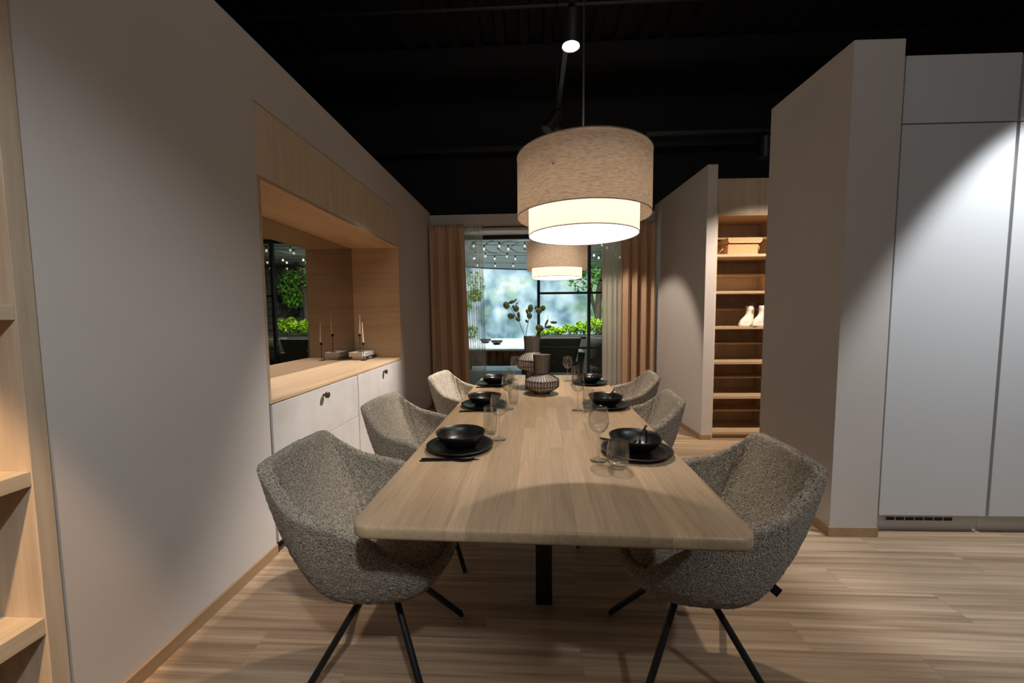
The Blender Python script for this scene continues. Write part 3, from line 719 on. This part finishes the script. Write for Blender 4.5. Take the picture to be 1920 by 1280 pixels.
# ================================================================== NICHE OBJECTS
ZC = .8382
def textmesh(s, size, mat, parent, loc, rot, name='lettering'):
    c = bpy.data.curves.new('t', 'FONT'); c.body = s; c.size = size; c.align_x = 'CENTER'; c.align_y = 'CENTER'; c.extrude = .0002
    t = bpy.data.objects.new('t', c); COL.objects.link(t)
    dg = bpy.context.evaluated_depsgraph_get(); me = bpy.data.meshes.new_from_object(t.evaluated_get(dg))
    bpy.data.objects.remove(t); bpy.data.curves.remove(c)
    me.materials.clear(); me.materials.append(mat)
    o = link(name, me, parent); o.location = loc; o.rotation_euler = rot; return o
def book(loc, wx, ly, t, cover, label, txt, tmat, spine=None):
    b = empty('book', loc, R_(-3), label, 'book', 'books stacked on the worktop')
    ob('cover', MB().box(0, wx, 0, ly, 0, .003).box(0, wx, 0, ly, t-.003, t).box(wx-.003, wx, 0, ly, .003, t-.003), cover, b)
    ob('pages', MB().box(.004, wx-.003, .004, ly-.004, .003, t-.003), M['paper'], b)
    textmesh(txt, t*.62, tmat, b, (wx+.0003, ly*.40, t/2), (R_(90), 0, R_(90)))
    if spine: textmesh(spine, t*.5, tmat, b, (wx+.0003, ly*.92, t/2), (R_(90), 0, R_(90)))
    return b
book((-1.820, 3.800, ZC), .155, .225, .034, M['black_cover'], 'lower book with black spine and white lettering', 'PRADA', M['white_print'])
book((-1.842, 3.775, ZC+.0342), .150, .250, .042, M['white_cover'], 'upper book with white spine on the stack', 'KINFOLK', M['grey_print'], '*')
def candlestick(x, y, z, h, ch, which, tip):
    c = empty('candlestick', (x, y, z), 0, f'thin black metal candlestick {which}', 'candlestick', 'black candlesticks')
    ob('base', MB().lathe([(0,0),(.030,0),(.031,.002),(.029,.004),(0,.0045)], 32), M['steel_black'], c, auto=40)
    ob('stem', MB().lathe([(.0028,.004),(.0028,h-.024)], 10), M['steel_black'], c, True)
    ob('cup', MB().lathe([(0,h-.026),(.0125,h-.025),(.0125,h),(.0105,h),(.0105,h-.018),(0,h-.018)], 24), M['steel_black'], c, auto=40)
    k = ob('taper_candle', MB().lathe([(0,0),(.0100,0),(.0098,.01),(.0045,ch-.006),(.003,ch),(0,ch+.001)], 20), M['candle'], loc=(x, y, z+h-.0178), auto=50)
    k.rotation_euler = (R_(tip[0]), R_(tip[1]), 0)
    tag(k, f'cream taper candle in the candlestick {which}', 'candle', 'cream taper candles')
candlestick(-1.672, 3.745, ZC, .180, .215, 'standing on the worktop before the books', (0, -1.0))
candlestick(-1.745, 3.835, ZC+.0765, .185, .215, 'standing on top of the books', (0, 2.0))

# ================================================================== SHOE CABINET CONTENTS
box_ = empty('wicker_box', (2.135, 4.075, 1.8622), .03, 'woven wicker box with lid on the topmost shelf', 'box')
ob('body', MB().box(-.155, .150, 0, .24, 0, .115), M['wicker'], box_, bev=.008)
ob('lid', MB().box(-.160, .178, -.010, .25, .1185, .176), M['wicker'], box_, bev=.014, seg=4)
mb = MB()
for z in (.122,):
    mb.tube([(-.155,-.0115,.172),(-.155,-.0115,.136),(-.14,-.0115,.124),(.158,-.0115,.124),(.174,-.0115,.138),(.174,-.0115,.172)], .005, 6)
ob('lid_trim', mb, M['wicker_trim'], box_, True)
ob('handle', MB().tube([(-.156,.05,.09),(-.195,.05,.055),(-.200,.08,.03),(-.185,.11,.06),(-.156,.13,.10)], .006, 8), M['rope'], box_, True)
ob('handle', MB().tube([(.152,.02,.115),(.175,.03,.075),(.178,.05,.05),(.165,.07,.055),(.152,.09,.10)], .006, 8), M['rope'], box_, True)
def boot(loc, a, label):
    b = empty('boot', loc, a, label, 'boot', 'cream ankle boots on the shelf'); b.scale = (.88, .88, .96)
    def ring(z, cx, hl, hw, n=32):
        out = []
        for k in range(n):
            t = 2*PI*k/n; c = math.cos(t); s = math.sin(t)
            out.append((cx+hl*math.copysign(abs(c)**.8, c), hw*math.copysign(abs(s)**.85, s)*(1-.12*max(c,0)), z))
        return out
    ob('sole', MB().loops([ring(0,.0,.136,.044), ring(.004,.0,.140,.047), ring(.024,.0,.140,.047), ring(.028,.0,.136,.044)], True, True, True), M['boot'], b, auto=40)
    rows = [(.028,.0,.132,.043),(.045,-.001,.129,.043),(.062,-.008,.117,.042),(.080,-.022,.098,.040),(.098,-.038,.078,.038),(.115,-.052,.060,.037),(.14,-.061,.047,.036),(.17,-.064,.044,.037),(.215,-.060,.049,.040)]
    ob('upper', MB().loops([ring(*r) for r in rows]+[ring(.217,-.060,.045,.036), ring(.18,-.062,.040,.033)], True, False, True), M['boot'], b, True)
    for s in (-1, 1):
        mb = MB(); n = 20
        pts = [(-.058+.017*math.cos(2*PI*k/n), s*.0372, .155+.030*math.sin(2*PI*k/n)) for k in range(n)]
        pin = [(x, s*.030, z) for x, _, z in pts]
        mb.loops([pin, pts], True, True, True)
        ob('elastic_panel', mb, M['elastic'], b)
    ob('pull_tab', MB().tube([(-.109,0,.19),(-.113,0,.222),(-.106,0,.238),(-.099,0,.212)], .008, 6), M['boot'], b, True)
    return b
boot((2.200, 4.092, 1.1442), R_(213), 'left cream ankle boot on the third shelf')
boot((2.312, 4.062, 1.1442), R_(213), 'right cream ankle boot on the third shelf, nearly hidden')

# ================================================================== LAMPS
def pendant(x, y, label):
    p = empty('pendant_lamp', (x, y, 1.645), 0, label, 'lamp', 'pendant lamps over the table')
    ro, ri = .245, .203
    ob('outer_shade', MB().lathe([(ro,0),(ro,.215)], 96, cap0=False), M['shade'], p, True)
    mb = MB()
    for z in (0.0, .215): mb.lathe([(ro+.0018*math.cos(q*PI/3), z+.0018*math.sin(q*PI/3)) for q in range(7)], 96, cap0=False)
    ob('hem', mb, M['shade'], p, True)
    ob('inner_shade', MB().lathe([(ri,-.068),(ri,.192)], 96, cap0=False), M['shade_in'], p, True)
    mb = MB().lathe([(ri+.0015*math.cos(q*PI/3), -.068+.0015*math.sin(q*PI/3)) for q in range(7)], 96, cap0=False)
    ob('inner_hem', mb, M['grey_hem'], p, True)
    ob('diffuser', MB().lathe([(0,-.0665),(ri-.002,-.0665)], 64, cap0=False), M['lamp_glow'], p)
    mb = MB()
    for k in range(3):
        a = 2*PI*k/3; mb.tube([(0,0,.12),(ro*math.cos(a), ro*math.sin(a), .12)], .003, 6)
    ob('spider', mb, M['steel_black'], p, True)
    ob('socket', MB().lathe([(.0,.10),(.02,.10),(.02,.16),(.006,.17),(0,.171)], 20), M['steel_black'], p, auto=40)
    ob('cord', MB().tube([(0,0,.165),(0,0,2.90)], .0035, 8), M['steel_black'], p, True)
    ob('ceiling_cup', MB().lathe([(0,2.88),(.05,2.88),(.05,2.905),(0,2.906)], 24), M['steel_black'], p, auto=40)
    l = bpy.data.lights.new('lamp_bulb', 'POINT'); l.energy = 6.8; l.color = MILD; l.shadow_soft_size = .05
    lo = bpy.data.objects.new('lamp_bulb', l); COL.objects.link(lo); lo.parent = p; lo.location = (0, 0, .05)
    return p
pendant(.193, 1.49, 'nearer linen drum pendant lamp over the near table end')
pendant(.207, 3.22, 'farther linen drum pendant lamp, partly behind the nearer one')
trk = empty('lighting_track', (.245, 0, 3.12), 0, 'black lighting track along the middle of the dark ceiling', 'track')
ob('rail', MB().box(-.017, .017, -1.5, 3.95, 0, .033), M['steel_black'], trk, bev=.002)
for yy in (.4, 2.0, 3.7):
    ob('suspension_wire', MB().tube([(0, yy, .033), (0, yy, 1.43)], .002, 6), M['steel_black'], trk)
def spotlight(x, y, ztrack, aim, label, lit):
    t = empty('track_spotlight', (x, y, ztrack), 0, label, 'spotlight', 'track spotlights')
    ob('adapter', MB().box(-.016, .016, -.06, .06, -.022, 0), M['steel_black'], t, bev=.002)
    ob('bracket', MB().tube([(0,0,-.02),(0,0,-.05)], .009, 10), M['steel_black'], t, True)
    d = (Vector(aim)-Vector((x, y, ztrack-.1))).normalized()
    mt = Matrix.Translation((0, 0, -.045)) @ d.to_track_quat('-Z', 'Y').to_matrix().to_4x4()
    b = ob('housing', MB().lathe([(0,0),(.050,0),(.056,-.004),(.056,-.190),(.053,-.193),(.051,-.188),(0,-.186)], 40, cap0=False), M['steel_black'], t, auto=40)
    b.matrix_local = mt
    l = ob('lens', MB().lathe([(0,-.1885),(.050,-.1890)], 32, cap0=False), M['lens_glow'] if lit else M['steel_black'], t); l.matrix_local = mt
    return t
spotlight(.245, 2.46, 3.12, (.20, 2.40, .76), 'lit black track spotlight above the near pendant lamp', True)
spotlight(.245, 3.62, 3.12, (-1.3, 3.2, .8), 'unlit looking black spotlight near the track end, pointing left', False)
spotlight(.245, 3.85, 3.12, (1.4, 5.0, .9), 'black spotlight at the track end, pointing right', False)
tr2 = empty('lighting_track', (1.85, 3.90, 2.98), 0, 'second black lighting track over the shoe cabinet aisle', 'track')
ob('rail', MB().box(-.75, .55, -.017, .017, 0, .033), M['steel_black'], tr2, bev=.002)
for xx in (-.6, .45): ob('suspension_wire', MB().tube([(xx, 0, .033), (xx, 0, 1.58)], .002, 6), M['steel_black'], tr2)
spotlight(2.21, 3.90, 2.98, (2.2, 3.9, .0), 'dim black spotlight hanging over the shoe cabinet aisle', False)

# ================================================================== CURTAINS
def curtain(name, xt0, xt1, xb0, xb1, yc, z0, z1, folds, amp, mat, label, cat, seed, thick=.003):
    rr = random.Random(seed); nx, nz = folds*22, 40
    ph = [rr.uniform(-.5, .5) for _ in range(folds+2)]; am = [rr.uniform(.35, 1.25) for _ in range(folds+2)]
    L = []
    for j in range(nz+1):
        v = j/nz; z = z1+(z0-z1)*v; row = []
        k = min(1, .35+v*3)
        for i in range(nx+1):
            s = i/nx; q = s*folds; a = int(min(q, folds-1)); u = q-a
            pw = am[a]*(1-u)+am[a+1]*u; pp = ph[a]*(1-u)+ph[a+1]*u
            yy = amp*k*pw*math.sin(2*PI*q+pp*(1+v*.4))
            if v < .10: yy += amp*.22*math.sin(2*PI*q*3+pp)*(1-v/.10)
            xx = (xt0+(xt1-xt0)*s)*(1-v)+(xb0+(xb1-xb0)*s)*v + .012*math.sin(4*PI*q+pp)*k
            row.append((xx, yc+yy, z))
        L.append(row)
    o = ob(name, MB().loops(L, False), mat, smooth=True)
    if thick: o.modifiers.new('thick', 'SOLIDIFY').thickness = thick
    return tag(o, label, cat)
rod = empty('curtain_rod', (.13, 5.300, 2.462), 0, 'thin dark curtain rod across the top of the back wall', 'rod')
ob('rod', MB().tube([(-1.50,0,0),(1.47,0,0)], .010, 12), M['bronze'], rod, True)
for x in (-1.44, 1.42):
    ob('bracket', MB().box(x-.012, x+.012, -.012, .030, -.02, .02), M['bronze'], rod, bev=.002)
    ob('finial', MB().lathe([(0,-.018),(.013,-.012),(.016,0),(.013,.012),(0,.018)], 16, c=(x-.03 if x < 0 else x+.03, 0, 0)), M['bronze'], rod, True)
YC = 5.185
curtain('drape', -1.360, -.900, -1.345, -.835, YC, .01, 2.475, 3, .080, M['drape'], 'left brown drape beside the window', 'curtain', 3)
curtain('drape', 1.165, 1.615, 1.175, 1.615, YC-.01, .01, 2.475, 4, .072, M['drape'], 'right brown drape beside the grey partition', 'curtain', 11)
curtain('sheer_curtain', -.935, -.660, -.855, -.615, YC+.078, .01, 2.468, 4, .018, M['sheer'], 'left sheer curtain showing the garden through it', 'curtain', 5, 0)
curtain('sheer_curtain', .935, 1.205, .955, 1.215, YC+.078, .01, 2.468, 4, .018, M['sheer_lit'], 'right cream sheer curtain lit from the room', 'curtain', 8, 0)

# ================================================================== PATIO BEYOND THE WINDOW
CX, CY, RM = .6, 7.4, 3.5
tf = struct('floor_patio', MB().box(-4, 5, 5.75, 8.75, -.06, -.001), M['deckboard'])
tp = struct('floor_terrace', MB().box(-4, 5, 8.75, 12, -.06, 0), M['terrace'])
# curved backlit mural
n = 60; L0, L1 = [], []
for i in range(n+1):
    a = R_(160-124*i/n); c, s = math.cos(a), math.sin(a)
    L0.append((CX+RM*c, CY+RM*s)); L1.append((CX+(RM+.05)*c, CY+(RM+.05)*s))
mu = ob('garden_mural', MB().loops([[(x, y, 0) for x, y in L0], [(x, y, 2.5) for x, y in L0]], False), M['mural'], smooth=True)
tag(mu, 'tall curved backlit picture of misty woodland behind the patio', 'mural')
cp = struct('ceiling_patio', MB().prism([(CX+3.7*math.cos(2*PI*k/64), CY+3.7*math.sin(2*PI*k/64)) for k in range(64) if CY+3.7*math.sin(2*PI*k/64) > 5.85] , 2.56, 2.60), M['canopy'])
struct('wall_patio_left', MB().box(-3.1, -3.0, 5.85, 9, 0, 2.6), M['black'])
struct('wall_patio_right', MB().box(4.0, 4.1, 5.85, 9, 0, 2.6), M['black'])
r = .5
while r < 3.45:
    pts = [k for k in range(97)]
    a0 = 0 if r < 1.4 else None
    L = []
    lim = (5.95-CY)/r
    lo = -PI/2 if lim <= -1 else math.asin(lim)
    full_ring = lim <= -1
    nn = 96
    A = [2*PI*k/nn for k in range(nn)] if full_ring else [lo+(PI-2*lo)*k/nn for k in range(nn+1)]
    prof = [(r, 2.556), (r, 2.528), (r+.22, 2.528), (r+.22, 2.556)]
    L = [[(CX+q*math.cos(a), CY+q*math.sin(a), z) for a in A] for q, z in prof]
    ob('canopy_board', MB().loops(L, full_ring), M['canopy'], cp)
    r += .25
# festoon lights
def festoon(y, z, x0, x1, dx, label):
    f_ = empty('string_light', (0, y, z), 0, label, 'string light', 'festoon strings under the canopy')
    N_ = 24; P = []
    sag = lambda x: -.05*math.sin(PI*(x-x0)/(x1-x0))
    ob('cable', MB().tube([(x0+(x1-x0)*k/N_, 0, sag(x0+(x1-x0)*k/N_)) for k in range(N_+1)], .004, 6), M['steel_black'], f_, True)
    x = x0+dx*.5
    while x < x1:
        q = (x, 0, sag(x))
        b = link('bulb', BULB, f_, q); link('socket', SOCK, b)
        x += dx
BULB = MB().lathe([(0,-.092),(.010,-.090),(.017,-.080),(.0185,-.070),(.015,-.057),(.010,-.044),(0,-.044)], 14, cap0=False).mesh('bulb', M['bulb_glow'], True)
SOCK = MB().lathe([(.0,-.047),(.012,-.046),(.012,-.008),(.006,0),(0,.001)], 12, cap0=False).mesh('socket', M['steel_black'], True)
for i, (y, off) in enumerate(((6.45, .0), (6.75, .13), (7.6, .05), (7.95, .2), (9.1, .1))):
    festoon(y, 2.515, -2.0+off, 2.9+off, .42, ('nearest', 'second nearest', 'middle', 'second farthest', 'farthest')[i]+' string of small warm bulbs under the patio canopy')
# patio table with bowls
pt = empty('patio_table', (-.75, 7.6, 0), 0, 'long white topped patio table with brown slatted front', 'table')
ob('table_top', MB().box(-.80, .70, -1.40, 1.45, .695, .725), M['white_top'], pt, bev=.004)
for k in range(13):
    x = -.72+k*.113
    ob('slat', MB().box(x, x+.09, -1.34, -1.31, .50+.03*math.sin(k*2.3), .693), M['teak'], pt, bev=.002)
ob('apron', MB().box(-.74, .64, -1.31, -1.28, .44, .693), M['deckboard'], pt)
for x in (-.70, .58):
    for y in (-1.25, 1.3):
        ob('leg', MB().box(x, x+.06, y, y+.06, 0, .69), M['deckboard'], pt)
pb = MB().lathe([(0,0),(.05,0),(.055,.004),(.10,.04),(.115,.075),(.105,.078),(.09,.045),(.05,.012),(0,.010)], 32).mesh('patio_bowl', M['ceramic_black'], True)
tag(link('patio_bowl', pb, None, (-.65, 7.15, .7255)), 'nearer dark bowl on the white patio table', 'bowl', 'dark bowls on the patio table')
tag(link('patio_bowl', pb, None, (-.91, 7.55, .7255)), 'farther dark bowl on the patio table by the sheer', 'bowl', 'dark bowls on the patio table')
# planter, hedge, lounge chairs
pl = empty('planter_trough', (1.05, 8.35, 0), 0, 'long dark planter trough behind the lounge seats', 'planter')
ob('trough', MB().box(-.95, 1.3, -.28, .28, 0, .80), M['planter'], pl, bev=.01)
ob('rim', MB().box(-.97, 1.32, -.30, .30, .80, .83), M['planter'], pl, bev=.004)
def foliage(rr, blobs, per, size):
    mb = MB()
    for cx, cy, cz, rx, ry, rz in blobs:
        for _ in range(per):
            while True:
                p = Vector((rr.uniform(-1,1), rr.uniform(-1,1), rr.uniform(-1,1)))
                if .25 < p.length < 1: break
            c = Vector((cx+p.x*rx, cy+p.y*ry, cz+p.z*rz))
            R = Matrix.Rotation(rr.uniform(0, 6.28), 3, 'Z') @ Matrix.Rotation(rr.uniform(-1.1, 1.1), 3, 'X')
            s = size*rr.uniform(.6, 1.3)
            mb.add([c+R @ Vector(q) for q in ((0,-s,0),(s*.5,-s*.1,s*.12),(0,s,0),(-s*.5,-s*.1,s*.12))], [(0,1,2),(0,2,3)])
    return mb
rr = random.Random(4)
for q_ in range(6):
    x, h = .26+.285*q_, (.12, .16, .21, .27, .34, .40)[q_]
    lab = ('first', 'second', 'third', 'fourth', 'fifth', 'sixth and tallest')[q_]+' leafy green shrub from the left in the planter'
    s = empty('leafy_shrub', (x, 8.35, .83), 0, lab, 'shrub', 'shrubs in the planter')
    tag(ob('foliage', foliage(rr, [(0, 0, h*.50, .20, .22, h*.46), (.05, -.1, h*.66, .12, .11, h*.36), (-.09, .05, h*.8, .08, .10, h*.3)], 190, .034), M['hedge'], s), kind='stuff')
    mb = MB()
    for k in range(5): mb.tube([(0,0,.001),(rr.uniform(-.12,.12), rr.uniform(-.1,.1), h*.7)], .006, 5)
    ob('stems', mb, M['bark'], s)
def tree(name, loc, paths, blobs, per, label, mat):
    t = empty(name, loc, 0, label, 'tree')
    for i, (P, r0, r1) in enumerate(paths):
        n_ = len(P); ob('trunk' if i == 0 else 'branch', MB().tube(P, [r0+(r1-r0)*k/(n_-1) for k in range(n_)], 10), M['bark'], t, True)
    tag(ob('foliage', foliage(rr, blobs, per, .05), mat, t), kind='stuff')
tree('patio_tree', (1.52, 8.86, 0), [([(0,0,0),(.0,0,.8),(-.03,0,1.3),(-.0,0,1.8),(.10,0,2.3),(.2,0,2.5)], .085, .055), ([(-.02,0,1.15),(-.16,.02,1.6),(-.22,.05,2.1),(-.24,.05,2.5)], .045, .03), ([(.02,0,1.8),(.14,.02,2.1),(.35,.05,2.45)], .05, .03)],
     [(-.35,.0,2.08,.4,.26,.33),(.35,.0,2.05,.35,.26,.33),(.0,.0,2.2,.5,.26,.22),(-.6,.0,2.22,.35,.25,.18),(.3,.0,1.7,.25,.2,.25)], 300, 'dark trunked tree with green crown at right of the patio', M['tree_leaf'])
tree('garden_tree', (-1.85, 9.45, 0), [([(0,0,0),(.03,0,1.0),(.1,0,2.0),(.15,0,2.4)], .05, .03)],
     [(.30,0,2.05,.46,.3,.32),(.45,0,1.75,.22,.2,.16),(.1,0,1.5,.3,.25,.2),(.25,0,.85,.3,.25,.2)], 240, 'young bright green tree seen through the left sheer curtain', M['hedge'])
def loft(name, rings, mat, parent): return ob(name, MB().loops(rings, True, True, True), mat, parent, bev=.02, seg=3)
sf = empty('lounge_sofa', (.52, 7.1, 0), 0, 'dark olive lounge sofa standing with its back to the window', 'sofa')
rc = lambda x0, x1, y0, y1, z: [(x0,y0,z),(x1,y0,z),(x1,y1,z),(x0,y1,z)]
loft('backrest', [rc(-.34,.24,-.12,.02,.30), rc(-.40,.36,-.22,-.06,.86)], M['olive'], sf)
loft('seat', [rc(-.36,.30,-.10,.62,.22), rc(-.38,.32,-.10,.66,.42)], M['olive'], sf)
loft('armrest', [rc(-.46,-.38,-.10,.60,.10), rc(-.50,-.40,-.14,.62,.60)], M['olive'], sf)
loft('armrest', [rc(.30,.38,-.10,.60,.10), rc(.32,.44,-.14,.62,.60)], M['olive'], sf)
for x in (-.36, .28):
    for y in (-.05, .55): ob('leg', MB().tube([(x,y,.23),(x*1.05,y,0)], .014, 8), M['steel_black'], sf)
ac = empty('lounge_chair', (1.42, 7.2, 0), 0, 'dark rounded lounge chair half hidden by the right sheer curtain', 'chair')
def arc(r, z, a0=150, a1=390, n=24): return [(r*math.cos(R_(a0+(a1-a0)*k/n)), r*math.sin(R_(a0+(a1-a0)*k/n)), z) for k in range(n+1)]
o = ob('tub_back', MB().loops([arc(.30,.20), arc(.37,.5), arc(.40,.72), arc(.41,.86)], False), M['olive'], ac, True); o.modifiers.new('thick','SOLIDIFY').thickness = .06
ob('seat', MB().lathe([(0,.18),(.30,.18),(.33,.22),(.33,.36),(.30,.40),(0,.41)], 32), M['olive'], ac, auto=50)
for k in range(4):
    a = R_(45+90*k); ob('leg', MB().tube([(.2*math.cos(a),.2*math.sin(a),.19),(.26*math.cos(a),.26*math.sin(a),0)], .014, 8), M['steel_black'], ac)
# dark stone wall at the right of the tree, stone by stone
sw = struct('wall_patio_stone', MB().box(0, 1.5, 0, .12, 0, 2.52), M['dark_gap'], loc=(1.86, 9.26, 0))
z = 0.0
while z < 2.49:
    h = rnd.uniform(.13, .19); h = min(h, 2.52-z); x = 0
    while x < 1.48:
        w = rnd.uniform(.16, .36); w = min(w, 1.5-x); d = rnd.uniform(.02, .045)
        if w > .03:
            j = .006; q = lambda ins, yy: [(x+j+ins, yy, z+j+ins), (x+w-j-ins, yy, z+j+ins), (x+w-j-ins, yy, z+h-j-ins), (x+j+ins, yy, z+h-j-ins)]
            ob('stone', MB().loops([q(0, 0), q(.002, -d*.7), q(.010, -d)], True, True, True), M['stone'], sw)
        x += w
    z += h
